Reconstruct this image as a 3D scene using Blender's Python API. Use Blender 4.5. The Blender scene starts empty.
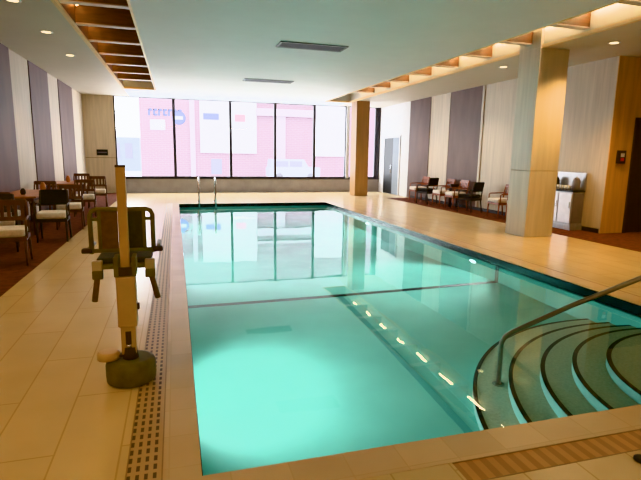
import bpy, bmesh, math, random
from mathutils import Vector, Matrix
random.seed(7)
scn = bpy.context.scene
COL = scn.collection
PI = math.pi

# ------------------------------------------------------------------ materials
MATS = {}
def srgb(r, g, b):
    f = lambda c: (c/255/12.92) if c/255 <= 0.04045 else ((c/255+0.055)/1.055)**2.4
    return (f(r), f(g), f(b), 1)

def mat(name, rgb, rough=0.5, metal=0.0, var=0.08, scale=6.0, bump=0.0, stretch=(1, 1, 1), emis=None, emis_s=0.0, spec=0.5, rgb2=None):
    """principled with object-space noise mottling"""
    if name in MATS: return MATS[name]
    m = bpy.data.materials.new(name); m.use_nodes = True
    nt = m.node_tree; b = nt.nodes['Principled BSDF']
    tc = nt.nodes.new('ShaderNodeTexCoord'); mp = nt.nodes.new('ShaderNodeMapping')
    mp.inputs['Scale'].default_value = stretch
    nz = nt.nodes.new('ShaderNodeTexNoise'); nz.inputs['Scale'].default_value = scale; nz.inputs['Detail'].default_value = 4
    nt.links.new(tc.outputs['Object'], mp.inputs['Vector']); nt.links.new(mp.outputs['Vector'], nz.inputs['Vector'])
    mx = nt.nodes.new('ShaderNodeMix'); mx.data_type = 'RGBA'
    c = srgb(*rgb)
    c2 = srgb(*rgb2) if rgb2 else tuple(min(1, x*(1+var*2)) for x in c[:3])+(1,)
    c1 = c if rgb2 else tuple(x*(1-var*2) for x in c[:3])+(1,)
    mx.inputs[6].default_value = c1; mx.inputs[7].default_value = c2
    cr = nt.nodes.new('ShaderNodeMapRange'); cr.inputs['From Min'].default_value = .3; cr.inputs['From Max'].default_value = .7
    nt.links.new(nz.outputs['Fac'], cr.inputs['Value']); nt.links.new(cr.outputs['Result'], mx.inputs[0])
    nt.links.new(mx.outputs[2], b.inputs['Base Color'])
    b.inputs['Roughness'].default_value = rough; b.inputs['Metallic'].default_value = metal
    b.inputs['Specular IOR Level'].default_value = spec
    if bump:
        bp = nt.nodes.new('ShaderNodeBump'); bp.inputs['Strength'].default_value = bump; bp.inputs['Distance'].default_value = .01
        nt.links.new(nz.outputs['Fac'], bp.inputs['Height']); nt.links.new(bp.outputs['Normal'], b.inputs['Normal'])
    if emis:
        b.inputs['Emission Color'].default_value = srgb(*emis); b.inputs['Emission Strength'].default_value = emis_s
    MATS[name] = m
    return m

def tile_mat(name, rgb, grout, tw, th, ms=.006, rough=.35, var=.05, off=(0, 0, 0), rot=0, bump=.15, offset=0.0, spec=.5):
    m = bpy.data.materials.new(name); m.use_nodes = True
    nt = m.node_tree; b = nt.nodes['Principled BSDF']
    tc = nt.nodes.new('ShaderNodeTexCoord'); mp = nt.nodes.new('ShaderNodeMapping')
    mp.inputs['Location'].default_value = off; mp.inputs['Rotation'].default_value = (rot if isinstance(rot, tuple) else (0, 0, rot))
    br = nt.nodes.new('ShaderNodeTexBrick'); br.offset = offset; br.squash = 1
    br.inputs['Scale'].default_value = 1; br.inputs['Mortar Size'].default_value = ms; br.inputs['Mortar Smooth'].default_value = .1
    br.inputs['Brick Width'].default_value = tw; br.inputs['Row Height'].default_value = th; br.inputs['Bias'].default_value = 0
    c = srgb(*rgb)
    br.inputs['Color1'].default_value = tuple(x*(1-var) for x in c[:3])+(1,)
    br.inputs['Color2'].default_value = tuple(min(1, x*(1+var)) for x in c[:3])+(1,)
    br.inputs['Mortar'].default_value = srgb(*grout)
    nt.links.new(tc.outputs['Object'], mp.inputs['Vector']); nt.links.new(mp.outputs['Vector'], br.inputs['Vector'])
    nz = nt.nodes.new('ShaderNodeTexNoise'); nz.inputs['Scale'].default_value = 2.2; nz.inputs['Detail'].default_value = 5
    nt.links.new(tc.outputs['Object'], nz.inputs['Vector'])
    mr = nt.nodes.new('ShaderNodeMapRange'); mr.inputs['To Min'].default_value = .88; mr.inputs['To Max'].default_value = 1.1
    nt.links.new(nz.outputs['Fac'], mr.inputs['Value'])
    vm = nt.nodes.new('ShaderNodeVectorMath'); vm.operation = 'SCALE'
    nt.links.new(br.outputs['Color'], vm.inputs[0]); nt.links.new(mr.outputs['Result'], vm.inputs['Scale'])
    nt.links.new(vm.outputs['Vector'], b.inputs['Base Color'])
    b.inputs['Roughness'].default_value = rough; b.inputs['Specular IOR Level'].default_value = spec
    bp = nt.nodes.new('ShaderNodeBump'); bp.inputs['Strength'].default_value = bump; bp.inputs['Distance'].default_value = -.004
    nt.links.new(br.outputs['Fac'], bp.inputs['Height']); nt.links.new(bp.outputs['Normal'], b.inputs['Normal'])
    MATS[name] = m
    return m

M_deck = tile_mat('deck tile', (212, 188, 148), (192, 164, 122), 1.34, .335, ms=.005, rough=.22, rot=(0, 0, PI/2), off=(0, 0, 0), var=.03, offset=.5, bump=.06)
# brick texture rows run along x: rotate so the long side lies along the pool
M_coping = tile_mat('coping tile', (212, 186, 152), (206, 179, 144), .30, .30, ms=.004, rough=.25, bump=.05, off=(.08, 0, 0), var=.05)
M_carpet = mat('brown carpet', (96, 54, 38), .9, var=.18, scale=9, bump=.2, spec=.15)
M_carpetR = mat('red brown carpet', (96, 54, 38), .85, var=.2, scale=9, bump=.2, spec=.15)
M_ceil = mat('ceiling paint', (214, 220, 224), .6, var=.01, scale=2, spec=.3)
M_soffit = mat('soffit paint', (206, 200, 188), .6, var=.01, scale=2, spec=.3)
M_dark = mat('dark wall panel', (104, 82, 76), .6, var=.08, scale=3, stretch=(1, 1, .3))
M_light = mat('light wall panel', (200, 187, 170), .55, var=.05, scale=14, stretch=(1, 1, .06))
M_white = mat('white wall', (222, 222, 224), .55, var=.03, scale=5)
M_beige = mat('beige corner wall', (206, 188, 160), .55, var=.05, scale=12, stretch=(1, 1, .08))
M_veneer = mat('honey veneer', (206, 160, 98), .5, var=.08, scale=10, stretch=(1, 1, .08))
M_col = mat('column cladding', (208, 198, 180), .42, var=.05, scale=9, stretch=(1, 1, .08))
M_joint = mat('panel joint', (150, 128, 96), .6)
M_sill = mat('taupe sill wall', (164, 158, 156), .6, var=.05, scale=3)
M_frame = mat('dark window frame', (58, 54, 60), .45, var=.05)
M_lframe = mat('pale frame', (205, 205, 208), .45, var=.03)
M_coffer = mat('coffer wood', (94, 56, 24), .5, var=.2, scale=6, stretch=(.4, 3, 3))
M_bafbot = mat('baffle bottom', (205, 190, 180), .5, var=.03)
M_trimlit = mat('cove-lit gold edge', (236, 208, 160), .5, var=.03)  # warm cove light on the slot edges is put into this colour
M_black = mat('black', (18, 18, 20), .5, var=.05)
M_vent = mat('vent dark metal', (40, 46, 46), .5, var=.05)
M_ventf = mat('vent frame metal', (92, 100, 98), .5, var=.05)
M_chrome = mat('chrome', (214, 214, 216), .14, metal=1.0, var=.02)
M_rail = mat('worn steel rail', (150, 142, 130), .3, metal=.9, var=.06)
M_wood = mat('chair wood', (88, 50, 32), .45, var=.16, scale=12, stretch=(1, 1, .2))
M_woodred = mat('reddish chair wood', (140, 74, 42), .45, var=.16, scale=12, stretch=(1, 1, .2))
M_darkwood = mat('dark chair wood', (46, 32, 26), .45, var=.14, scale=12)
M_tabletop = mat('table wood', (170, 108, 62), .35, var=.14, scale=8, stretch=(1, .2, 1))
M_cushion = mat('white cushion', (226, 216, 206), .8, var=.04, scale=20)
M_dkfab = mat('black upholstery', (30, 27, 30), .8, var=.1)
M_steel = mat('brushed steel', (176, 174, 178), .35, metal=.6, var=.05, scale=20, stretch=(1, 1, .1))
M_grey = mat('grey panel', (116, 112, 122), .45, var=.05)
M_olive = mat('olive painted metal', (108, 96, 46), .45, var=.12, scale=10)
M_olivedk = mat('dark olive fabric', (58, 52, 26), .75, var=.14, scale=30)
M_brnfab = mat('brown fabric', (104, 74, 40), .75, var=.12, scale=30)
M_liftpost = mat('tan lift post', (204, 168, 112), .4, var=.06, scale=6)
M_liftbox = mat('tan lift box', (196, 166, 116), .4, var=.05, scale=6)
M_base = mat('mossy green base', (92, 84, 44), .6, var=.16, scale=12, bump=.2)
M_grip = mat('dark brown grip', (62, 40, 28), .6, var=.08)
M_pale = mat('pale plastic', (206, 192, 156), .5, var=.04)
M_nosing = mat('black nosing tile', (14, 20, 22), .35, var=.1)
M_step = mat('grey green step tile', (158, 170, 148), .5, var=.12, scale=45, rgb2=(178, 186, 162))
M_riser = mat('pale blue riser tile', (128, 176, 168), .5, var=.05, scale=10)
M_bluesign = mat('blue sign ink', (98, 106, 146), .6, var=.04)
M_redsign = mat('red sign ink', (150, 114, 126), .6, var=.04)
M_whitepan = mat('white cladding', (152, 148, 150), .6, var=.03, scale=1.5)
M_bldgrey = mat('grey blue block', (128, 134, 142), .7, var=.06, scale=1)
M_glassdk = mat('dull window glass', (118, 116, 130), .5, var=.05)
M_stone = mat('pale stone band', (134, 124, 130), .7, var=.04)
M_snow = mat('pale street', (226, 224, 230), .8, var=.04, scale=1)
M_tyre = mat('tyre', (70, 68, 74), .8, var=.05)
M_white2 = mat('white van paint', (158, 158, 166), .4, var=.02)
M_doorwood = mat('dark brown door', (44, 26, 18), .5, var=.15, scale=8, stretch=(1, 1, .1))
M_red = mat('red plastic', (200, 40, 30), .5, var=.04)

M_brick = tile_mat('pink brick', (108, 90, 98), (122, 108, 114), .5, .16, ms=.02, rough=.85, rot=(PI/2, 0, 0), bump=.05, var=.06, offset=.5, spec=.2)
M_band = tile_mat('black waterline tile', (14, 16, 19), (30, 33, 38), .10, .10, ms=.004, rough=.25, rot=0, bump=.1)

def glass_pane():
    m = bpy.data.materials.new('window glass'); m.use_nodes = True
    nt = m.node_tree; nt.nodes.clear()
    o = nt.nodes.new('ShaderNodeOutputMaterial'); t = nt.nodes.new('ShaderNodeBsdfTransparent'); g = nt.nodes.new('ShaderNodeBsdfGlossy')
    g.inputs['Roughness'].default_value = .02
    t.inputs['Color'].default_value = (.96, .97, .98, 1)
    f = nt.nodes.new('ShaderNodeFresnel'); f.inputs['IOR'].default_value = 1.4
    mx = nt.nodes.new('ShaderNodeMixShader')
    nt.links.new(f.outputs[0], mx.inputs[0]); nt.links.new(t.outputs[0], mx.inputs[1]); nt.links.new(g.outputs[0], mx.inputs[2]); nt.links.new(mx.outputs[0], o.inputs[0])
    return m
M_pane = glass_pane()

def water_mat():
    m = bpy.data.materials.new('pool water'); m.use_nodes = True
    nt = m.node_tree; nt.nodes.clear()
    o = nt.nodes.new('ShaderNodeOutputMaterial'); g = nt.nodes.new('ShaderNodeBsdfGlass')
    g.inputs['IOR'].default_value = 1.33; g.inputs['Roughness'].default_value = 0.0
    g.inputs['Color'].default_value = (.90, .985, .98, 1)
    tc = nt.nodes.new('ShaderNodeTexCoord'); nz = nt.nodes.new('ShaderNodeTexNoise')
    nz.inputs['Scale'].default_value = 1.6; nz.inputs['Detail'].default_value = 2
    bp = nt.nodes.new('ShaderNodeBump'); bp.inputs['Strength'].default_value = .05; bp.inputs['Distance'].default_value = .02
    nt.links.new(tc.outputs['Object'], nz.inputs['Vector']); nt.links.new(nz.outputs['Fac'], bp.inputs['Height'])
    nt.links.new(bp.outputs['Normal'], g.inputs['Normal']); nt.links.new(g.outputs[0], o.inputs[0])
    return m
M_water = water_mat()

def basin_mat():
    m = mat('turquoise plaster', (112, 182, 170), .6, var=.05, scale=1.4, spec=.2)
    return m
M_basin = basin_mat()
M_lane = mat('lane line plaster', (70, 150, 144), .6, var=.03)
M_lanelt = mat('pale lane line plaster', (104, 186, 176), .6, var=.03)

def grate_mat(name, px, py, lx, ly, base, dark, rot=0.0):
    m = bpy.data.materials.new(name); m.use_nodes = True
    nt = m.node_tree; b = nt.nodes['Principled BSDF']
    tc = nt.nodes.new('ShaderNodeTexCoord'); mp = nt.nodes.new('ShaderNodeMapping')
    mp.inputs['Rotation'].default_value = (0, 0, rot)
    sp = nt.nodes.new('ShaderNodeSeparateXYZ')
    nt.links.new(tc.outputs['Object'], mp.inputs['Vector']); nt.links.new(mp.outputs['Vector'], sp.inputs[0])
    def cell(out, p, l):
        a = nt.nodes.new('ShaderNodeMath'); a.operation = 'DIVIDE'; a.inputs[1].default_value = p; nt.links.new(out, a.inputs[0])
        f = nt.nodes.new('ShaderNodeMath'); f.operation = 'FRACT'; nt.links.new(a.outputs[0], f.inputs[0])
        c = nt.nodes.new('ShaderNodeMath'); c.operation = 'LESS_THAN'; c.inputs[1].default_value = l; nt.links.new(f.outputs[0], c.inputs[0])
        return c.outputs[0]
    mu = nt.nodes.new('ShaderNodeMath'); mu.operation = 'MULTIPLY'
    nt.links.new(cell(sp.outputs[0], px, lx), mu.inputs[0]); nt.links.new(cell(sp.outputs[1], py, ly), mu.inputs[1])
    mx = nt.nodes.new('ShaderNodeMix'); mx.data_type = 'RGBA'
    mx.inputs[6].default_value = srgb(*base); mx.inputs[7].default_value = srgb(*dark)
    nt.links.new(mu.outputs[0], mx.inputs[0]); nt.links.new(mx.outputs[2], b.inputs['Base Color'])
    b.inputs['Roughness'].default_value = .45
    return m

def emit(name, rgb, s):
    m = bpy.data.materials.new(name); m.use_nodes = True
    nt = m.node_tree; nt.nodes.clear()
    o = nt.nodes.new('ShaderNodeOutputMaterial'); e = nt.nodes.new('ShaderNodeEmission')
    e.inputs['Color'].default_value = srgb(*rgb); e.inputs['Strength'].default_value = s
    nt.links.new(e.outputs[0], o.inputs[0])
    return m

# ------------------------------------------------------------------ mesh helpers
class MB:
    def __init__(self): self.bm = bmesh.new()
    def box(self, x0, y0, z0, x1, y1, z1, bev=0.0, mtx=None):
        v = [self.bm.verts.new(Vector(p)) for p in
             ((x0,y0,z0),(x1,y0,z0),(x1,y1,z0),(x0,y1,z0),(x0,y0,z1),(x1,y0,z1),(x1,y1,z1),(x0,y1,z1))]
        fs = [self.bm.faces.new([v[i] for i in q]) for q in ((3,2,1,0),(4,5,6,7),(0,1,5,4),(1,2,6,5),(2,3,7,6),(3,0,4,7))]
        if bev:
            es = list({e for f in fs for e in f.edges})
            r = bmesh.ops.bevel(self.bm, geom=es, offset=bev, segments=2, affect='EDGES', profile=.6)
            v = list({vv for f in r['faces'] for vv in f.verts} | {x for x in v if x.is_valid})
        if mtx is not None:
            bmesh.ops.transform(self.bm, matrix=mtx, verts=[x for x in v if x.is_valid])
        return self
    def tube(self, pts, r, n=10, cap=True):
        pts = [Vector(p) for p in pts]
        rs = r if isinstance(r, (list, tuple)) else [r]*len(pts)
        rings = []
        prev = None
        for i, p in enumerate(pts):
            t = ((pts[min(i+1, len(pts)-1)]-pts[max(i-1, 0)])).normalized()
            up = prev if prev is not None else (Vector((0,0,1)) if abs(t.z) < .9 else Vector((1,0,0)))
            a = up - t*up.dot(t)
            if a.length < 1e-4: a = t.orthogonal()
            a.normalize(); b = t.cross(a); prev = a
            rings.append([self.bm.verts.new(p+(a*math.cos(2*PI*k/n)+b*math.sin(2*PI*k/n))*rs[i]) for k in range(n)])
        for i in range(len(rings)-1):
            for k in range(n):
                f = self.bm.faces.new((rings[i][k], rings[i][(k+1)%n], rings[i+1][(k+1)%n], rings[i+1][k])); f.smooth = True
        if cap:
            self.bm.faces.new(list(reversed(rings[0]))); self.bm.faces.new(rings[-1])
        return self
    def lathe(self, prof, c=(0,0,0), n=28, cap=True):
        """prof: (r,z) list bottom to top, open profile closed by caps"""
        c = Vector(c); rings = []
        for r, z in prof:
            rings.append([self.bm.verts.new(c+Vector((max(r,1e-4)*math.cos(2*PI*k/n), max(r,1e-4)*math.sin(2*PI*k/n), z))) for k in range(n)])
        for i in range(len(rings)-1):
            for k in range(n):
                self.bm.faces.new((rings[i][k], rings[i][(k+1)%n], rings[i+1][(k+1)%n], rings[i+1][k])).smooth = True
        if cap: self.bm.faces.new(list(reversed(rings[0]))); self.bm.faces.new(rings[-1])
        return self
    def prism(self, poly, z0, z1):
        a = [self.bm.verts.new((x, y, z0)) for x, y in poly]; b = [self.bm.verts.new((x, y, z1)) for x, y in poly]
        n = len(poly)
        self.bm.faces.new(list(reversed(a))); self.bm.faces.new(b)
        for i in range(n): self.bm.faces.new((a[i], a[(i+1)%n], b[(i+1)%n], b[i]))
        return self
    def quad(self, *p):
        self.bm.faces.new([self.bm.verts.new(q) for q in p]); return self
    def build(self, name, m, parent=None, smooth=False):
        bmesh.ops.recalc_face_normals(self.bm, faces=self.bm.faces[:])
        return self.raw(name, m, parent)
    def raw(self, name, m, parent=None):
        me = bpy.data.meshes.new(name); self.bm.to_mesh(me); self.bm.free()
        me.materials.append(m)
        o = bpy.data.objects.new(name, me); COL.objects.link(o)
        if parent is not None: o.parent = parent
        return o

def tag(o, label=None, cat=None, group=None, kind=None):
    if label: o['label'] = label
    if cat: o['category'] = cat
    if group: o['group'] = group
    if kind: o['kind'] = kind
    return o
def thing(name, label, cat, loc=(0,0,0), rotz=0, group=None):
    o = bpy.data.objects.new(name, None); COL.objects.link(o); o.empty_display_size = .1
    o.location = loc; o.rotation_euler = (0, 0, rotz)
    return tag(o, label, cat, group)
def struct(name, mb, m, parent=None):
    o = mb.build(name, m, parent)
    if parent is None: o['kind'] = 'structure'
    return o
def dup(root, loc, rotz, label, group=None):
    r = root.copy(); COL.objects.link(r); r.location = loc; r.rotation_euler = (0, 0, rotz); r['label'] = label
    if group: r['group'] = group
    for ch in list(root.children):
        c = ch.copy(); COL.objects.link(c); c.parent = r
        for g in ch.children:
            d = g.copy(); COL.objects.link(d); d.parent = c
    return r

# ------------------------------------------------------------------ dimensions
XL, XR = -3.3, 8.9           # side walls
YB, YF = -3.0, 20.9          # back, window wall
ZC = 3.72                    # ceiling
PX0, PX1, PY0, PY1 = .08, 4.95, 2.3, 16.2     # pool
ZW = -.10                    # water
YREC = 8.5                   # right recess begins (towards the camera)
XREC = 11.4
CXL, CXR = -1.9, 7.85        # carpet edges

# ------------------------------------------------------------------ floor
f = MB()
T = .25
DRL0, DRL1 = -.29, -.11      # left drain
DRN0, DRN1 = 1.9, 2.07       # near drain
f.box(CXL, YB, -T, DRL0, YF, 0)
f.box(DRL0, YB, -T, DRL1, 1.2, 0); f.box(DRL0, 16.4, -T, DRL1, YF, 0)
f.box(DRL1, 16.5, -T, CXR, YF, 0)
f.box(CXR, 17.6, -T, XR, YF, 0)
f.box(5.25, DRN1, -T, CXR, 16.5, 0)
f.box(DRL1, YB, -T, CXR, DRN0, 0)
f.box(DRL1, DRN0, -T, 1.36, DRN1, 0); f.box(5.25, DRN0, -T, CXR, DRN1, 0)
struct('floor', f, M_deck)
c = MB()
c.box(DRL1, DRN1, -T, PX0, 16.5, .002); c.box(PX0, DRN1, -T, PX1, PY0, .002); c.box(PX1, DRN1, -T, 5.25, 16.5, .002); c.box(PX0, PY1, -T, PX1, 16.5, .002)
struct('floor', c, M_coping)
struct('floor', MB().box(XL, YB, -T, CXL, YF, .004), M_carpet)
struct('floor', MB().box(CXR, YREC, -T, XR, 17.6, .004).box(CXR, YB, -T, XREC, YREC, .004), M_carpetR)

struct('trim_12', MB().box(5.245, DRN1, -.05, 5.257, 16.5, .003), mat('dark joint', (120, 86, 54), .7))
# drains
M_gr1 = grate_mat('left drain slots', .042, .075, .42, .62, (190, 160, 120), (84, 64, 46))
M_gr2 = grate_mat('near drain slots', .085, 50, .5, 1.1, (190, 144, 94), (164, 120, 74))
M_gr1.node_tree.nodes['Mapping'].inputs['Location'].default_value = (.0, 0, 0)
g = thing('drain_grate', 'long slotted drain grating set in the deck along the left side of the pool', 'drain', ((DRL0+DRL1)/2, 8.8, 0))
MB().box(-.083, -7.6, -.2, .083, 7.6, -.002).build('grate', M_gr1, g)
MB().box(-.09, -7.6, -.2, -.083, 7.6, .002).box(.083, -7.6, -.2, .09, 7.6, .002).build('rim', mat('drain rim', (150, 122, 88), .5), g)
g = thing('drain_grate', 'slotted drain grating in the near deck beside the curved pool steps', 'drain', ((1.36+5.25)/2, (DRN0+DRN1)/2, 0))
MB().box(-1.945, -.079, -.2, 1.945, .079, -.002).build('grate', M_gr2, g)
MB().box(-1.945, -.085, -.2, 1.945, -.079, .002).box(-1.945, .079, -.2, 1.945, .085, .002).build('rim', MATS['drain rim'], g)

# ------------------------------------------------------------------ pool basin
W = .12
YBK = 6.62                    # slope break
ZS, ZD = -1.2, -2.1
b = MB()
b.quad((PX0,PY0,ZS),(PX1,PY0,ZS),(PX1,YBK,ZS),(PX0,YBK,ZS))
b.quad((PX0,YBK,ZS),(PX1,YBK,ZS),(PX1,11,ZD),(PX0,11,ZD))
b.quad((PX0,11,ZD),(PX1,11,ZD),(PX1,PY1,ZD),(PX0,PY1,ZD))
ZB = -.1
for x, s in ((PX0, 1), (PX1, -1)):
    pts = [(x,PY0,ZB),(x,PY0,ZS),(x,YBK,ZS),(x,11,ZD),(x,PY1,ZD),(x,PY1,ZB)]
    b.quad(*(pts if s > 0 else reversed(pts)))
b.quad((PX0,PY0,ZB),(PX1,PY0,ZB),(PX1,PY0,ZS),(PX0,PY0,ZS))
b.quad((PX0,PY1,ZD),(PX1,PY1,ZD),(PX1,PY1,ZB),(PX0,PY1,ZB))
struct('pool_basin', b, M_basin)
e = .004
w = MB()
for (x0, y0, x1, y1) in ((PX0, PY0, PX0+e, PY1), (PX1-e, PY0, PX1, PY1), (PX0, PY0, PX1, PY0+e), (PX0, PY1-e, PX1, PY1)):
    w.box(x0, y0, -.17, x1, y1, -.006)
struct('trim_1', w, M_band)
# break line across the floor and up the right wall
k = MB()
k.box(PX0, YBK-.05, ZS, PX1-.01, YBK+.05, ZS+.006)
k.box(PX1-.01, YBK-.04, ZS, PX1-.004, YBK+.04, -.12)
struct('trim_2', k, M_nosing)
ln = MB().box(2.22, 2.9, ZS, 2.30, YBK-.05, ZS+.004)
struct('trim_3', ln, M_lane)
struct('trim_4', MB().box(2.44, 2.9, ZS, 2.56, YBK-.05, ZS+.004), M_lanelt)

# curved steps in the near right corner
CX, CY = 4.6, 2.4
RAD = [2.38, 2.07, 1.80, 1.54, 1.27]
DEP = [-1.05, -.85, -.65, -.45, -.25]
steps = thing('pool_steps', 'five curved submerged entry steps with black nosings in the near right corner', 'steps', (PX1, PY0, ZS))
def sector(r, x1=PX1-.002, y0=PY0+.002, n=40):
    pts = []
    aR = math.acos((x1-CX)/r); aN = PI+math.asin((CY-y0)/r)
    for i in range(n+1):
        a = aR+(aN-aR)*i/n
        pts.append((CX+r*math.cos(a), CY+r*math.sin(a)))
    return pts
def off(p): return (p[0]-PX1, p[1]-PY0)
zprev = ZS
for r, d in zip(RAD, DEP):
    poly = [off(p) for p in sector(r)]+[off((PX1-.002, PY0+.002))]
    st = MB().prism(poly, zprev-ZS+.001, d-ZS).build('step', M_step, steps)
    # riser skin
    rp = sector(r+.003)
    rb = MB()
    for i in range(len(rp)-1):
        a, c2 = off(rp[i]), off(rp[i+1])
        rb.quad((a[0], a[1], zprev-ZS+.002), (c2[0], c2[1], zprev-ZS+.002), (c2[0], c2[1], d-ZS), (a[0], a[1], d-ZS))
    rb.build('riser', M_riser, st)
    o_ = [off(p) for p in sector(r+.006)]; i_ = [off(p) for p in sector(r-.032)]
    nb = MB()
    nn = len(o_)
    z = d-ZS+.004
    for i in range(nn-1):
        nb.quad((o_[i][0], o_[i][1], z), (o_[i+1][0], o_[i+1][1], z), (i_[i+1][0], i_[i+1][1], z), (i_[i][0], i_[i][1], z))
        nb.quad((o_[i][0], o_[i][1], z-.02), (o_[i+1][0], o_[i+1][1], z-.02), (o_[i+1][0], o_[i+1][1], z), (o_[i][0], o_[i][1], z))
    nb.build('nosing', M_nosing, st)
    zprev = d

# water
wo = MB().quad((PX0+e, PY0+e, ZW), (PX1-e, PY0+e, ZW), (PX1-e, PY1-e, ZW), (PX0+e, PY1-e, ZW)).raw('pool_water', M_water)
tag(wo, 'clear turquoise water filling the swimming pool', 'water', kind='stuff')

# underwater lights, three of them added as fill
M_lens = emit('pool lamp lens', (225, 250, 255), 14)
def pool_lamp(x, y, z, label, energy, cone=179, tilt=.82):
    s = 1 if x < 2 else -1
    t = thing('pool_light', label, 'light', (x, y, z), 0 if s > 0 else PI, 'underwater pool lights')
    m = Matrix.Rotation(PI/2, 4, 'Y')
    a = MB().lathe([(.11, 0), (.11, .008), (.085, .012)]); bmesh.ops.transform(a.bm, matrix=m, verts=a.bm.verts[:]); a.build('bezel', M_chrome, t)
    a = MB().lathe([(.083, .012), (.07, .015), (.03, .016)]); bmesh.ops.transform(a.bm, matrix=m, verts=a.bm.verts[:]); a.build('lens', M_lens, t)
    L = bpy.data.lights.new('pool lamp', 'SPOT'); L.energy = energy; L.color = (.88, 1, .99); L.spot_size = math.radians(cone); L.spot_blend = .35 if cone > 170 else 1; L.shadow_soft_size = .02
    lo = bpy.data.objects.new('pool_lamp_beam', L); COL.objects.link(lo)
    lo.location = (x+s*.045, y, z); lo.rotation_euler = (0, -s*PI/2*tilt, 0)
PL = 135
pool_lamp(PX0+.001, 4.3, -.7, 'round underwater light in the left pool wall at the shallow end', PL*2.5, 155, .56)
pool_lamp(PX0+.001, 9.2, -.75, 'added round underwater fill light in the left pool wall midway to the windows', PL)  # extra lamp added to even out the turquoise
pool_lamp(PX0+.001, 13.6, -.75, 'added round underwater fill light in the left pool wall close to the ladder', PL)  # another added fill lamp for the far water
pool_lamp(PX1-.001, 7.3, -.5, 'glowing underwater light in the right pool wall just past the black floor line', PL*5, 130, .6)
pool_lamp(PX1-.001, 12.2, -.7, 'added round underwater fill light in the right pool wall at the deep end', PL)  # fill lamp added to brighten the deep end

# stair rail
rail = thing('stair_handrail', 'worn steel handrail rising out of the pool over the curved steps', 'handrail', (2.86, 3.68, -1.05))
P0 = Vector((0, 0, 0)); D = Vector((1.74, -1.28, 0))
path = [(0,0,.0),(0,0,.96),(.02,-.015,1.02),(.07,-.05,1.075)]
for s_, z_ in ((.25, 1.38), (.4814, 1.683), (.72, 1.95), (.80, 2.0), (.9, 2.02), (1.32, 2.02), (1.37, 2.0), (1.40, 1.95)):
    path.append((D.x*s_, D.y*s_, z_))
path.append((D.x*1.40, D.y*1.40, 1.055))
MB().tube(path, .022, 12).build('rail', M_rail, rail)
MB().lathe([(.055, .0), (.055, .012), (.03, .02)], (0, 0, .002)).build('base_flange', M_rail, rail)
MB().lathe([(.055, 0), (.055, .012), (.03, .02)], (D.x*1.40, D.y*1.40, 1.052)).build('base_flange', M_rail, rail)

# far ladder
lad = thing('pool_ladder', 'chrome pool ladder with looped grab rails at the far end by the windows', 'ladder', (.97, PY1, 0))
for sx in (-.26, .26):
    pts = [(sx, .42, .0), (sx, .42, .45)]
    for i in range(9):
        a = PI*i/8
        pts.append((sx, .19+.23*math.cos(a), .58+.24*math.sin(a)))
    pts += [(sx, -.06, .3), (sx, -.06, -.9)]
    MB().tube(pts, .024, 10).build('grab_rail', M_chrome, lad)
    MB().lathe([(.05, 0), (.05, .015), (.03, .02)], (sx, .42, .003)).build('foot_collar', M_chrome, lad)
for zt in (-.25, -.52, -.8):
    MB().box(-.25, -.1, zt-.015, .25, -.02, zt+.015, .005).build('tread', M_chrome, lad)

# ------------------------------------------------------------------ walls
def wallbox(name, x0, y0, z0, x1, y1, z1, m): return struct(name, MB().box(x0, y0, z0, x1, y1, z1), m)
# left wall backing and panels
wallbox('wall_left', XL-.2, YB, 0, XL, YF+.1, ZC, M_light)
for y0, y1 in ((10.35, 12.28), (13.75, 15.6), (16.9, 19.0), (7.0, 8.9), (3.6, 5.6)):
    struct('wall_left', MB().box(XL, y0, .004, XL+.02, y1, ZC), M_dark)
struct('wall_left', MB().box(XL, 19.0, .004, XL+.012, 20.9, ZC), M_light)
# far wall: sill + corner wall
wallbox('wall_far', XL, YF, 0, -2.2, YF+.25, ZC, M_beige)
struct('trim_5', MB().box(XL, YF-.006, 1.36, -2.2, YF, 1.38), M_joint)
wallbox('wall_far', -2.2, YF-.02, 0, XR, YF+.25, .55, M_sill)
struct('window_sill', MB().box(-2.2, YF-.06, .55, XR, YF+.25, .6), M_frame)
wallbox('wall_far', XL-.2, YF-.0, ZC, XR+.2, YF+.25, ZC+.6, M_ceil)
# windows
MX = [-2.2, .02, 2.25, 4.12, 5.84, 7.30, 8.72]
ZT = ZC
for i in range(6):
    x0, x1 = MX[i], MX[i+1]
    wn = MB()
    t = .055
    wn.box(x0, YF+.02, .6, x0+t, YF+.14, ZT); wn.box(x1-t, YF+.02, .6, x1, YF+.14, ZT)
    wn.box(x0+t, YF+.02, .6, x1-t, YF+.14, .66); wn.box(x0+t, YF+.02, ZT-.03, x1-t, YF+.14, ZT)
    o = struct('window_%d' % (i+1), wn, M_frame)
    MB().quad((x0+t, YF+.08, .66), (x1-t, YF+.08, .66), (x1-t, YF+.08, ZT-.03), (x0+t, YF+.08, ZT-.03)).raw('window_pane', M_pane, o)
wallbox('trim_6', 8.72, YF-.02, .6, XR, YF+.25, ZC, M_frame)
struct('trim_7', MB().box(7.30-.02, YF-.06, .6, 7.42, YF, ZC), M_lframe)
# right wall
wallbox('wall_right', XR, YREC, 0, XR+.25, YF+.1, ZC, M_light)
struct('wall_right', MB().box(XR-.02, 13.2, .004, XR, 15.0, ZC), M_dark)
struct('wall_right', MB().box(XR-.02, 16.35, .004, XR, 17.95, ZC), M_dark)
struct('wall_right', MB().box(XR-.012, 17.95, .004, XR, YF-.03, ZC), M_white)
struct('trim_8', MB().box(XR-.03, 15.0, .004, XR, 15.06, ZC).box(XR-.03, 13.1, .004, XR, 13.2, ZC), M_light)
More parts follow.
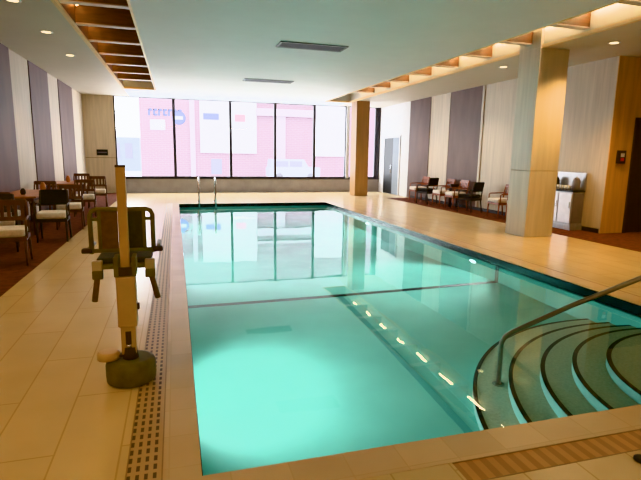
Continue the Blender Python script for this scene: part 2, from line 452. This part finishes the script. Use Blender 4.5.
# glass side door at far right
dj = MB().box(XR-.05, 18.7, 0.004, XR-.012, 18.78, 2.45).box(XR-.05, 20.28, .004, XR-.012, 20.36, 2.45).box(XR-.05, 18.78, 2.37, XR-.012, 20.28, 2.45)
d1 = struct('door_1', dj, M_lframe)
MB().box(XR-.035, 19.4, .01, XR-.014, 20.28, 2.37).build('door_leaf', M_black, d1)
MB().box(XR-.035, 18.78, .01, XR-.014, 19.4, 2.37).build('side_light', M_bldgrey, d1)  # flat lighter grey painted in for the reflection in the glass
h = MB().tube([(XR-.07, 19.5, .9), (XR-.07, 19.5, 1.25)], .015).build('door_handle', M_chrome, d1)
# recess at right, facing the camera
wallbox('wall_right', XR+.001, YREC-.02, 0, XREC, YREC, ZC, M_veneer)
wallbox('wall_right', XREC, YB, 0, XREC+.2, YREC, ZC, M_veneer)
dj = MB().box(9.5, YREC-.06, .005, 9.56, YREC-.02, 2.5).box(10.9, YREC-.06, .005, 10.96, YREC-.02, 2.5).box(9.56, YREC-.06, 2.44, 10.9, YREC-.02, 2.5)
d2 = struct('door_2', dj, M_doorwood)
MB().box(9.56, YREC-.045, .01, 10.22, YREC-.021, 2.44).build('door_leaf', M_doorwood, d2)
MB().box(10.24, YREC-.045, .01, 10.9, YREC-.021, 2.44).build('door_leaf', M_doorwood, d2)
for hx in (10.17, 10.29):
    MB().tube([(hx, YREC-.08, .95), (hx, YREC-.08, 1.2)], .014).build('door_handle', M_chrome, d2)
# back wall behind camera
wallbox('wall_back', XL-.2, YB-.2, 0, XREC+.2, YB, ZC, M_light)
# skirting on the left and right
struct('baseboard_left', MB().box(XL+.02, YB, .004, XL+.035, YF, .1), M_darkwood)
struct('baseboard_right', MB().box(XR-.035, YREC+.01, .004, XR-.021, 17.6, .1), M_darkwood)

S0, S1 = -1.6, -.55           # left slot
R0, R1 = 5.85, 6.9            # right slot
SLE, SRE = 18.4, 19.4
TH = .44
# columns
def column(x, y, wx, wy, label, cm, head=False):
    t = thing('column', label, 'column', (x, y, 0.0), 0)
    MB().box(0, 0, .004, wx, wy, 1.35, .008).build('lower_cladding', cm, t)
    MB().box(0, 0, 1.358, wx, wy, ZC-.004, .008).build('upper_cladding', cm, t)
    MB().box(.012, .012, .004, wx-.012, wy-.012, ZC-.01).build('core', M_joint, t)
    if head: MB().box(0, 0, ZC-.003, .05, wy, ZC+TH-.01).build('head_cladding', cm, t)
column(6.84, 8.37, .68, .62, 'square tan clad column on the right deck, nearest the camera', M_col, True)
column(6.90, 18.6, .55, .6, 'clad column with painted backlit brown, far end of the right deck before the windows', mat('backlit column cladding', (170, 132, 92), .45, var=.06, scale=9, stretch=(1, 1, .08)))  # shade of the backlit far column put into a darker cladding colour

# ------------------------------------------------------------------ ceiling
struct('ceiling', MB().box(S1, YB, ZC, R0, YF, ZC+TH), M_ceil)
struct('ceiling', MB().box(XL, YB, ZC, S0, YF, ZC+TH), M_soffit)
struct('ceiling', MB().box(R1, YB, ZC, XREC, YF, ZC+TH), M_soffit)
struct('ceiling', MB().box(S0, SLE, ZC, S1, YF, ZC+TH), M_ceil)
struct('ceiling', MB().box(R0, SRE, ZC, R1, YF, ZC+TH), M_ceil)
struct('ceiling', MB().box(S0, YB, ZC+TH, S1, SLE, ZC+TH+.05), M_coffer)
struct('ceiling', MB().box(R0, YB, ZC+TH, R1, SRE, ZC+TH+.05), M_coffer)
# roof slab above everything so that daylight only comes through the glass
struct('ceiling', MB().box(XL-.2, YB-.2, ZC+.6, XREC+.2, YF+.25, ZC+.8), M_ceil)
struct('trim_11', MB().box(S0+.0005, YB, ZC+.05, S0+.006, SLE, ZC+TH).box(S1-.006, YB, ZC+.03, S1-.0005, SLE, ZC+TH), M_coffer)
# edge trims of the slots, the cove light's gold in their colour
struct('trim_9', MB().box(S0-.02, YB, ZC-.012, S0+.035, SLE, ZC+.05).box(S1-.03, YB, ZC-.01, S1+.012, SLE, ZC+.03).box(S0+.035, SLE-.05, ZC-.012, S1-.03, SLE, ZC+.05), M_trimlit)
struct('trim_10', MB().box(R1-.035, YB, ZC-.012, R1+.02, SRE, ZC+.05).box(R0-.012, YB, ZC-.01, R0+.03, SRE, ZC+.03).box(R0+.03, SRE-.05, ZC-.012, R1-.035, SRE, ZC+.05), M_trimlit)
ORD = ['nearest the window end', 'second from the window end', 'third from the window end', 'fourth from the window end', 'fifth from the window end',
       'sixth from the window end', 'seventh from the window end', 'eighth from the window end', 'ninth from the window end', 'tenth from the window end', 'eleventh from the window end', 'twelfth from the window end']
M_coveL = emit('soft warm cove lamp', (255, 196, 120), 34)
M_coveR = emit('warm cove lamp', (255, 220, 165), 90)
YBAF = [16.92-1.37*i for i in range(11)]
def slot_fill(x0, x1, side, word, ny, yend):
    ys = YBAF[:ny]
    proto = pl_ = None
    for i, y in enumerate(ys):
        lab = 'brown wooden baffle across the %s ceiling recess, %s' % (word, ORD[i])
        if proto is None:
            proto = thing('ceiling_baffle', lab, 'baffle', ((x0+x1)/2, y, ZC), 0, 'wooden baffles in the %s ceiling recess' % word)
            hw = (x1-x0)/2-.008
            MB().box(-hw, -.07, .112, hw, .07, TH-.002).build('board', M_coffer, proto)
            MB().box(-hw, -.075, .094, hw, .075, .112).build('bottom_strip', M_bafbot, proto)
        else: dup(proto, ((x0+x1)/2, y, ZC), 0, lab)
    # one warm lamp strip per cell along the outer side
    ym = [(a+b2)/2 for a, b2 in zip(ys[:-1], ys[1:])]
    ym = [ys[0]+.72]+ym+[ys[-1]-.685]
    for i, y in enumerate(ym):
        lab = 'warm lamp strip glowing inside the %s ceiling recess, %s' % (word, ORD[i])
        xs_ = x0+.06 if side < 0 else x1-.06
        if pl_ is None:
            pl_ = thing('cove_light', lab, 'light', (xs_, y, ZC+TH-.05), 0, 'warm lamp strips in the %s ceiling recess' % word)
            MB().box(-.02, -.55, .0, .02, .55, .012).build('housing', M_white, pl_)
            MB().box(-.016, -.54, -.018, .016, .54, -.001).build('lamp', M_coveL if side < 0 else M_coveR, pl_)
        else: dup(pl_, (xs_, y, ZC+TH-.05), 0, lab)
slot_fill(S0, S1, -1, 'left', 8, SLE)
slot_fill(R0, R1, 1, 'right', 11, SRE)

# ceiling vents
def vent(x0, x1, y0, y1, label):
    t = thing('ceiling_vent', label, 'vent', ((x0+x1)/2, (y0+y1)/2, ZC), 0)
    hx, hy = (x1-x0)/2, (y1-y0)/2
    MB().box(-hx, -hy, -.02, hx, -hy+.04, .0).box(-hx, hy-.04, -.02, hx, hy, 0).box(-hx, -hy+.04, -.02, -hx+.04, hy-.04, 0).box(hx-.04, -hy+.04, -.02, hx, hy-.04, 0).build('frame', M_ventf, t)
    MB().box(-hx+.04, -hy+.04, -.004, hx-.04, hy-.04, 0).build('backing', M_black, t)
    n = 5
    m = MB()
    for i in range(n):
        y = -hy+.04+(i+.5)*(2*hy-.08)/n
        m.box(-hx+.04, y-.016, -.016, hx-.04, y+.016, -.006)
    m.build('louvres', M_vent, t)
vent(2.0, 3.36, 9.62, 10.12, 'dark rectangular ceiling vent, larger and nearer of the two')
vent(1.98, 3.42, 14.55, 15.0, 'dark rectangular ceiling vent nearer the windows')

# downlights
M_dl = emit('downlight lens', (255, 226, 170), 6)
def downlight(x, y, label, proto=None):
    if proto: return dup(proto, (x, y, ZC), 0, label)
    t = thing('downlight', label, 'light', (x, y, ZC), 0, 'recessed round downlights')
    MB().lathe([(.075, -.001), (.075, -.012), (.11, -.012), (.11, -.001)], cap=False).build('ring', M_white, t)
    MB().lathe([(.074, -.009), (.074, -.002)]).build('lens', M_dl, t)
    return t
dl = downlight(-2.15, 8.45, 'round downlight in the left soffit at the top left edge of the picture')
downlight(-2.15, 10.4, 'second round downlight along the left soffit above the dark panelled wall', dl)
downlight(-2.17, 12.65, 'third round downlight along the left soffit towards the windows', dl)
downlight(7.8, 7.6, 'round downlight in the right soffit just beyond the near column top, right', dl)
downlight(7.5, 10.4, 'round downlight in the right soffit left of the near column', dl)
WARM = (1, .76, .48)
AMBER = (1, .60, .22)
def spot(x, y, e, size=110, col=WARM, z=ZC-.03, r=.06, aim=None, blend=.8):
    L = bpy.data.lights.new('downlight beam', 'SPOT'); L.energy = e; L.color = col; L.spot_size = math.radians(size); L.spot_blend = blend; L.shadow_soft_size = r
    o = bpy.data.objects.new('downlight_beam', L); COL.objects.link(o); o.location = (x, y, z)
    if aim: o.rotation_euler = (Vector(aim)-Vector((x, y, z))).to_track_quat('-Z', 'Y').to_euler()
    return o
for y in (8.45, 10.4, 12.65, 14.9, 17.1): spot(-2.15, y, 90)
for y in (6.3, 4.1, 1.9): spot(-2.15, y, 95, col=AMBER)
for y in (10.4, 12.6, 14.8, 17): spot(7.7, y, 130)
spot(7.5, 7.6, 420, 120, AMBER)
for y in (5.4, 3.2): spot(7.7, y, 130, col=AMBER)
spot(10, 6.5, 60)
# general warm ceiling lamps over the near deck (behind and beside the camera)
def area(x, y, z, sx, sy, e, col, rot=(0, 0, 0)):
    L = bpy.data.lights.new('ceiling lamp', 'AREA'); L.shape = 'RECTANGLE'; L.size = sx; L.size_y = sy; L.energy = e; L.color = col
    o = bpy.data.objects.new('ceiling_lamp', L); COL.objects.link(o); o.location = (x, y, z); o.rotation_euler = rot
    return o
area(-.2, -.8, ZC-.05, 1.6, 1.2, 48, AMBER)
area(5.2, -.8, ZC-.05, 1.6, 1.2, 66, AMBER)

# ------------------------------------------------------------------ pool lift
lift = thing('pool_lift', 'tan and olive pool lift with swivel seat on a round green base at left', 'pool lift', (-.345, 3.53, 0))
MB().lathe([(.150, .003), (.165, .015), (.168, .06), (.168, .13), (.158, .155), (.13, .165)]).build('base', M_base, lift)
MB().lathe([(.05, .165), (.055, .17), (.05, .20), (.045, .25)]).build('swivel', M_grip, lift)
nk = MB().box(-.055, -.03, .20, .045, .03, .41, .01).build('lower_post', M_liftbox, lift)
MB().box(-.024, -.036, .27, .014, -.031, .37).build('slot', M_grip, nk)
MB().lathe([(.0, 0), (.02, .0), (.02, .02), (.012, .026)], (-.005, -.04, .255), 12).build('bolt', M_chrome, nk)
ty = MB().lathe([(.06, .17), (.075, .175), (.075, .215), (.06, .225)], (-.145, .0, 0), 20).build('side_cap', M_liftbox, lift)
MB().box(-.145, -.02, .18, -.04, .02, .2, .004).build('cap_arm', M_grip, lift)
MB().box(-.068, -.05, .405, .06, .05, .765, .012).build('control_box', M_liftbox, lift)
MB().box(.06, -.02, .52, .075, .02, .56, .004).build('knob', M_grip, lift)
MB().box(-.034, -.026, .765, .026, .026, 1.51, .008).build('mast', M_liftpost, lift)
MB().box(-.036, -.028, 1.50, .028, .028, 1.515, .004).build('mast_cap', M_grip, lift)
br = MB().box(-.075, -.055, .765, -.045, .09, .90, .006).build('bracket', M_olive, lift); MB().box(.04, -.055, .765, .068, .09, .90, .006).build('bracket', M_olive, lift)
MB().box(-.046, -.05, .77, .041, -.038, .83, .003).build('bracket_plate', M_grip, br)
# seat (back towards the camera)
SY = .2
sb = MB()
zb0, zb1, xb0, xb1 = .885, 1.2, -.24, .176
fr = MB()
fr.tube([(xb0, SY, zb0), (xb0, SY, zb1-.04), (xb0+.012, SY, zb1-.012), (xb0+.04, SY, zb1), (xb1-.04, SY, zb1), (xb1-.012, SY, zb1-.012), (xb1, SY, zb1-.04), (xb1, SY, zb0)], .016, 10)
fr.tube([(xb0, SY, zb0+.02), (xb1, SY, zb0+.02)], .015, 10)
fr.tube([(xb0+.06, SY, zb0+.02), (xb0+.06, SY, zb1)], .014, 8); fr.tube([(xb1-.06, SY, zb0+.02), (xb1-.06, SY, zb1)], .014, 8)
fr.tube([(xb0, SY, zb1-.07), (xb0+.06, SY, zb1-.07)], .012, 8); fr.tube([(xb1-.06, SY, zb1-.07), (xb1, SY, zb1-.07)], .012, 8)
fr.build('back_frame', M_olive, lift)
MB().box(xb0+.07, SY-.006, zb0+.03, -.06, SY+.008, zb1-.015, .004).build('back_panel', M_brnfab, lift)
MB().box(-.055, SY-.006, zb0+.03, xb1-.07, SY+.008, zb1-.015, .004).build('back_panel', M_olivedk, lift)
MB().box(xb0+.02, SY+.03, .80, xb1-.02, SY+.40, .84, .012).build('seat', M_olivedk, lift)
MB().box(xb0+.03, SY-.02, .77, xb1-.03, SY+.38, .80, .006).build('seat_frame', M_olive, lift)
for sx in (xb0-.03, xb1+.03):
    am = MB().tube([(sx, SY, .905), (sx, SY+.34, .905)], .014, 8).box(min(sx, (xb0 if sx < 0 else xb1)), SY-.012, .893, max(sx, (xb0 if sx < 0 else xb1)), SY+.012, .917).build('armrest', M_olive, lift)
    MB().box(sx-.035, SY-.03, .89, sx+.035, SY+.03, .925, .012).build('grip', M_grip, am)
for sx, dx in ((xb0+.03, -.035), (xb1-.03, .045)):
    hb = MB().box(sx-.035, SY-.03, .76, sx+.035, SY+.02, .835, .01).build('hinge', M_pale, lift)
    MB().box(sx-.035, SY-.032, .70, sx+.035, SY+.02, .765, .008).build('hinge_base', M_olive, lift)
    MB().tube([(sx, SY, .74), (sx+dx, SY+.02, .53)], .02, 10).build('leg_rest', M_brnfab, lift)
# ------------------------------------------------------------------ chairs and tables
def make_chair(label, loc, rz, wood, cush, group, back_m=None, arms=True):
    t = thing('dining_chair', label, 'chair', loc, rz, group)
    w2, d2, sz = .25, .25, .42
    MB().box(-w2+.02, -d2, sz, w2-.02, d2-.03, sz+.11, .035).build('seat_cushion', cush, t)
    MB().box(-w2, -d2+.01, sz-.06, w2, d2, sz, .006).build('seat_frame', wood, t)
    for sx in (-1, 1):
        MB().tube([(sx*(w2-.02), -d2+.03, sz-.05), (sx*(w2-.015), -d2+.02, .005)], [.022, .016], 8).build('leg', wood, t)
        MB().tube([(sx*(w2-.02), d2-.03, sz-.05), (sx*(w2-.01), d2+.02, .005)], [.022, .016], 8).build('leg', wood, t)
    bk = MB()
    for sx in (-1, 1): bk.tube([(sx*(w2-.02), d2-.02, sz-.03), (sx*(w2-.02), d2+.01, .66), (sx*(w2-.03), d2+.06, .88)], .018, 8)
    bk.tube([(-(w2-.03), d2+.06, .875), (w2-.03, d2+.06, .875)], .016, 8)
    bk.build('back_frame', wood, t)
    p = MB()
    rot = Matrix.Translation((0, d2+.015, .62)) @ Matrix.Rotation(-.16, 4, 'X')
    if back_m:
        p.box(-w2+.035, -.02, .0, w2-.035, .02, .28, .012, rot)
    else:
        p.box(-w2+.035, -.012, .19, w2-.035, .012, .27, .004, rot)
        p.box(-w2+.035, -.012, -.03, w2-.035, .012, .03, .004, rot)
        for i in range(5):
            x = -w2+.08+i*(2*w2-.16)/4
            p.box(x-.022, -.008, .03, x+.022, .008, .19, 0, rot)
    p.build('backrest', back_m or wood, t)
    if arms:
        for sx in (-1, 1):
            MB().tube([(sx*(w2+.0), -d2+.05, sz-.02), (sx*(w2+.0), -d2+.05, .62), (sx*w2, -d2+.09, .645), (sx*(w2-.01), d2+.0, .655)], .015, 8).build('armrest', wood, t)
    return t
def make_table(label, loc, wx, wy, group, top_m=None, leg_m=None):
    t = thing('dining_table', label, 'table', loc, 0, group)
    MB().box(-wx/2, -wy/2, .71, wx/2, wy/2, .745, .008).build('tabletop', top_m or M_tabletop, t)
    MB().box(-wx/2+.06, -wy/2+.06, .65, wx/2-.06, wy/2-.06, .71).build('apron', leg_m or M_wood, t)
    for sx in (-1, 1):
        for sy in (-1, 1):
            MB().tube([(sx*(wx/2-.07), sy*(wy/2-.07), .65), (sx*(wx/2-.07), sy*(wy/2-.07), .005)], [.03, .022], 8).build('leg', leg_m or M_wood, t)
    return t
F = .004
LG = 'dining chairs along the left wall'
ch = make_chair('brown wooden chair with white cushion at the left picture edge, nearest the camera', (-2.28, 7.75, F), .15, M_wood, M_cushion, LG)
dup(ch, (-2.13, 11.25, F), .1, 'brown chair with white cushion at the pool side of the first left table', LG)
dup(ch, (-2.2, 13.5, F), .1, 'brown chair with white cushion just before the beige corner wall, pool side', LG)
dup(ch, (-2.95, 9.85, F), PI, 'brown chair with its back to the viewer at the near end of first left table', LG)
dup(ch, (-2.95, 12.75, F), .05, 'brown chair behind the first left table by the dark wall panel', LG)
dup(ch, (-2.17, 15.4, F), .1, 'brown chair beside the farther left table, pool side', LG)
dup(ch, (-2.95, 8.2, F), .2, 'brown chair against the left wall behind the nearest chair', LG)
dup(ch, (-2.9, 17.2, F), 0, 'brown chair farthest along the left wall near the corner', LG)
make_chair('dark-backed chair with white cushion on the left carpet in front of the lift', (-2.13, 9.75, F), .08, M_darkwood, M_cushion, LG, M_dkfab)
make_chair('very dark brown chair standing beyond the nearest chair at the left edge', (-2.72, 8.85, F), .25, M_darkwood, M_cushion, LG)
make_table('long wooden dining table by the left wall, nearest the camera', (-2.9, 11.3, F), .75, 1.9, 'dining tables along the left wall')
make_table('wooden dining table by the left wall, farther towards the windows', (-2.9, 15.1, F), .75, 1.5, 'dining tables along the left wall')
M_orange = mat('amber ceramic', (190, 120, 62), .4, var=.08)
def jar(x, y, z, r, hgt, m, label, nm='vase', cat='vase'):
    o = MB().lathe([(r*.7, 0), (r, hgt*.3), (r*.9, hgt*.7), (r*.5, hgt*.92), (r*.55, hgt)], (0, 0, 0), 16).build(nm, m)
    o.location = (x, y, z); tag(o, label, cat)
jar(-2.75, 11.9, .752, .06, .18, M_orange, 'small amber vase on the first left dining table')
jar(-2.85, 10.8, .752, .05, .12, M_darkwood, 'small dark brown vase on the first left dining table')
jar(-2.85, 15.1, .752, .06, .18, M_orange, 'small amber vase on the farther left dining table')

RG = 'lounge chairs along the right wall'
rch = make_chair('reddish wooden armchair with white cushion just left of the near column', (8.42, 11.35, F), -PI/2, M_woodred, M_cushion, RG)
dup(rch, (8.42, 10.55, F), -PI/2, 'reddish wooden armchair with white cushion half hidden by the near column', RG)
dup(rch, (8.42, 13.6, F), -PI/2, 'right one of the two white-cushioned armchairs before the dark wall panel', RG)
dup(rch, (8.42, 14.4, F), -PI/2, 'left one of the two white-cushioned armchairs before the dark wall panel', RG)
dup(rch, (8.42, 16.1, F), -PI/2, 'white-cushioned armchair farthest along the right wall', RG)
dk = make_chair('black upholstered chair with its back to the camera among the right lounge chairs', (8.3, 12.65, F), PI+.35, M_darkwood, M_dkfab, RG, M_dkfab)
dup(dk, (8.3, 15.25, F), PI+.35, 'black upholstered chair farther along the right wall, near the white wall', RG)
make_table('small dark table between the paired white-cushioned armchairs by the right wall', (8.6, 14.0, F), .4, .2, None, M_darkwood, M_darkwood)

# ------------------------------------------------------------------ drinks station by the near column
st = thing('drinks_station', 'grey steel drinks station with pale doors and dark side beside the near column', 'cabinet', (XR-.03, 9.4, F))
MB().box(-.34, -.43, 0, 0, .43, .12, .006).build('plinth', M_steel, st)
MB().box(-.32, -.41, .12, 0, .41, .86, .006).build('body', M_steel, st)
MB().box(-.335, -.43, .86, 0, .43, .90, .006).build('worktop', M_black, st)
for y0_, y1_ in ((-.39, -.01), (.01, .39)):
    dr = MB().box(-.336, y0_, .16, -.32, y1_, .83, .004).build('door', mat('pale steel door', (206, 204, 210), .35, metal=.4, var=.04), st)
    MB().box(-.35, y0_+.03, .5, -.336, y0_+.045, .64).build('handle', M_chrome, dr)
MB().box(-.31, -.422, .16, -.02, -.41, .83, .004).build('side_panel', M_grey, st)
MB().box(-.03, -.43, .90, 0, .43, 1.30, .004).build('splashback', M_steel, st)
for i, (dy, m_, nm, lb) in enumerate(((.34, M_dkfab, 'coffee_urn', 'black coffee urn at the left end of the drinks station'), (-.3, M_grey, 'water_urn', 'grey water urn at the right end of the drinks station'))):
    t = thing(nm, lb, 'urn', (XR-.18, 9.4+dy, .9+F+.001))
    MB().lathe([(.08, 0), (.09, .02), (.085, .2), (.06, .26)], (0, 0, 0), 18).build('body', m_, t)
    MB().lathe([(.062, .26), (.05, .285), (.012, .29), (.012, .31)], (0, 0, 0), 18).build('lid', M_chrome, t)
    MB().tube([(-.08, 0, .05), (-.12, 0, .05), (-.12, 0, .03)], .01, 8).build('tap', M_chrome, t)
cup0 = None
for i, dy in enumerate((.18, .07, -.04, -.14)):
    lb = ['white cup nearest the black urn on the drinks station', 'second white cup from the black urn on the drinks station', 'third white cup from the black urn on the drinks station', 'white cup nearest the grey urn on the drinks station'][i]
    p = (XR-.24, 9.4+dy, .9+F+.001)
    o = MB().lathe([(.028, 0), (.038, .1), (.034, .1), (.026, .012)], (0, 0, 0), 16).build('cup', M_white); o.location = p
    tag(o, lb, 'cup', 'white cups on the drinks station')

# wall telephone / alarm box in the recess, sign on the corner wall
t = thing('alarm_box', 'dark wall box with a small red and white front beside the brown door', 'alarm box', (9.2, YREC-.014, 1.66))
MB().box(-.1, -.07, -.14, .1, 0, .14, .01).build('case', M_doorwood, t)
MB().box(-.05, -.075, .0, .05, -.07, .08).build('front_plate', M_white, t)
MB().box(-.04, -.078, -.08, .04, -.07, -.02).build('call_button', M_red, t)
t = thing('wall_sign', 'small black sign plate on the beige corner wall', 'sign', (-2.68, YF, 1.57))
MB().box(-.2, -.03, -.11, .2, -.0065, .11, .006).build('plate', M_black, t)
MB().box(-.17, -.034, -.025, .17, -.03, .025).build('light_strip', M_grey, t)
# small black deck fixture by the near drain
o = MB().lathe([(.04, 0), (.04, .012), (.03, .018), (.012, .018)], (0, 0, 0), 20).build('deck_cap', M_black); o.location = (2.37, 1.82, .001)
tag(o, 'small black round cap on the near deck beside the drain', 'deck cap')

# ------------------------------------------------------------------ outside
GZ = -.6
tag(MB().box(-60, YF+.3, GZ-.2, 90, 120, GZ).build('street_ground', M_snow), kind='structure')
YS = 45
bd = thing('brick_building', 'pink brick building across the street with white bays seen through the windows', 'building', (-2.75, YS, GZ))
def fx(x): return x+2.75
MB().box(0, 0, 0, fx(24), 12, 13).build('facade', M_brick, bd)
def fpanel(nm, x0, x1, z0, z1, m, dpt=.12, parent=bd):
    return MB().box(fx(x0), -dpt, z0-GZ, fx(x1), 0, z1-GZ).build(nm, m, parent)
bay = fpanel('white_bay', 2.2, 7.1, 1.65, 8, M_whitepan, .25)
fpanel('bay_mark', 2.5, 3.8, 4.5, 5.0, M_bluesign, .28, bay); fpanel('bay_mark', 5.2, 6.1, 4.4, 5.0, M_redsign, .28, bay)
fpanel('white_bay', 12.6, 15.9, 1.5, 8, M_whitepan, .25)
fpanel('cornice', 7.1, 12.6, 5.0, 5.6, M_stone, .5)
fpanel('cornice', 7.1, 12.6, 6.2, 6.45, M_stone, .3)
fpanel('pilaster', 8.9, 9.75, GZ, 5.0, M_stone, .2)
fpanel('pilaster', 1.35, 1.75, GZ, 8, M_stone, .2)
fpanel('window', -1.9, -.7, 3.5, 4.35, M_whitepan, .1)
fpanel('window', 3.1, 4.0, -.2, 1.1, M_glassdk, .1)
# blue shop sign: broken strokes, nothing legible in the photo
sg = thing('shop_sign', 'faded blue sign lettering and round emblem high on the brick building', 'sign', (-.5, YS-.02, 4.6))
m = MB()
for i in range(7):
    x = -1.5+i*.4
    m.box(x, -.08, .1, x+.1, 0, .62); m.box(x, -.08, .5, x+.28, 0, .62)
    if i % 2: m.box(x, -.08, .1, x+.28, 0, .2)
m.build('lettering', M_bluesign, sg)
a = MB().lathe([(.55, 0), (.55, .06), (.5, .09)], (0, 0, 0), 28); bmesh.ops.transform(a.bm, matrix=Matrix.Translation((.95, 0, -.05)) @ Matrix.Rotation(PI/2, 4, 'X'), verts=a.bm.verts[:]); a.build('emblem', M_bluesign, sg)
MB().box(.6, -.14, -.2, 1.3, -.095, .1).build('emblem_band', M_whitepan, sg)
# distant grey-blue block at left
ob = thing('distant_block', 'pale grey blue low block at the left beyond the street', 'building', (-7.5, 62, GZ))
MB().box(-6, 0, 0, 3.6, 8, 3.9).build('wall', M_bldgrey, ob)
for i in range(5): MB().box(-3.4+i*1.35, -.06, 1.5, -2.6+i*1.35, 0, 3.2).build('window', M_glassdk, ob)
# parked white van
van = thing('parked_van', 'white van parked in the street outside the middle windows', 'van', (9.7, 41.5, GZ))
bm_ = MB(); bm_.box(-2.2, -.9, .35, 2.2, .9, 1.15, .12); bm_.build('body', M_white2, van)
cab = MB().prism([(-2.1, 0), (1.2, 0), (.75, .7), (-2.0, .7)], -.82, .82); bmesh.ops.transform(cab.bm, matrix=Matrix.Translation((0, 0, 1.1)) @ Matrix.Rotation(PI/2, 4, 'X'), verts=cab.bm.verts[:]); cab.build('cabin', M_white2, van)
MB().box(-1.8, -.85, 1.2, -.6, -.823, 1.65).box(-.45, -.85, 1.2, .6, -.823, 1.65).build('side_window', M_glassdk, van)
for wx in (-1.35, 1.35):
    for sy in (-1, 1):
        a = MB().lathe([(.2, -.1), (.34, -.1), (.34, .1), (.2, .1)], (0, 0, 0), 20); bmesh.ops.transform(a.bm, matrix=Matrix.Translation((wx, sy*.82, .34)) @ Matrix.Rotation(PI/2, 4, 'X'), verts=a.bm.verts[:]); a.build('wheel', M_tyre, van)

# ------------------------------------------------------------------ light
world = bpy.data.worlds.new('World'); scn.world = world; world.use_nodes = True
nt = world.node_tree; bg = nt.nodes['Background']
tc = nt.nodes.new('ShaderNodeTexCoord'); nz = nt.nodes.new('ShaderNodeTexNoise'); nz.inputs['Scale'].default_value = 1.5
mx = nt.nodes.new('ShaderNodeMix'); mx.data_type = 'RGBA'
mx.inputs[6].default_value = (.84, .93, 1, 1); mx.inputs[7].default_value = (1, 1, 1, 1)
nt.links.new(tc.outputs['Generated'], nz.inputs['Vector']); nt.links.new(nz.outputs['Fac'], mx.inputs[0]); nt.links.new(mx.outputs[2], bg.inputs['Color'])
bg.inputs['Strength'].default_value = 14.0
S = bpy.data.lights.new('sun', 'SUN'); S.energy = .6; S.angle = math.radians(6); S.color = (1, .97, .95)
so = bpy.data.objects.new('sun', S); COL.objects.link(so); so.rotation_euler = (math.radians(48), 0, math.radians(-15))
P = bpy.data.lights.new('portal', 'AREA'); P.shape = 'RECTANGLE'; P.size = 10.9; P.size_y = 3.1; P.cycles.is_portal = True
po = bpy.data.objects.new('window_portal', P); COL.objects.link(po); po.location = (3.26, YF+.3, 2.15); po.rotation_euler = (-PI/2, 0, 0)

# ------------------------------------------------------------------ camera
F_PX, YAW, PITCH, ROLL = 490.99, math.radians(-16.477), math.radians(9.808), math.radians(.919)
cam = bpy.data.cameras.new('camera'); co = bpy.data.objects.new('camera', cam); COL.objects.link(co)
cam.sensor_fit = 'HORIZONTAL'; cam.sensor_width = 36; cam.lens = F_PX/641*36; cam.clip_start = .05; cam.clip_end = 300
fw = Vector((-math.sin(YAW)*math.cos(PITCH), math.cos(YAW)*math.cos(PITCH), -math.sin(PITCH)))
rt = Vector((math.cos(YAW), math.sin(YAW), 0)); up = rt.cross(fw)
r2 = rt*math.cos(ROLL)+up*math.sin(ROLL); u2 = -rt*math.sin(ROLL)+up*math.cos(ROLL)
co.matrix_world = Matrix(((r2.x, u2.x, -fw.x, 0), (r2.y, u2.y, -fw.y, 0), (r2.z, u2.z, -fw.z, 1.6), (0, 0, 0, 1)))
scn.camera = co
scn.view_settings.view_transform = 'Khronos PBR Neutral'
scn.view_settings.look = 'None'
scn.view_settings.exposure = 0.0
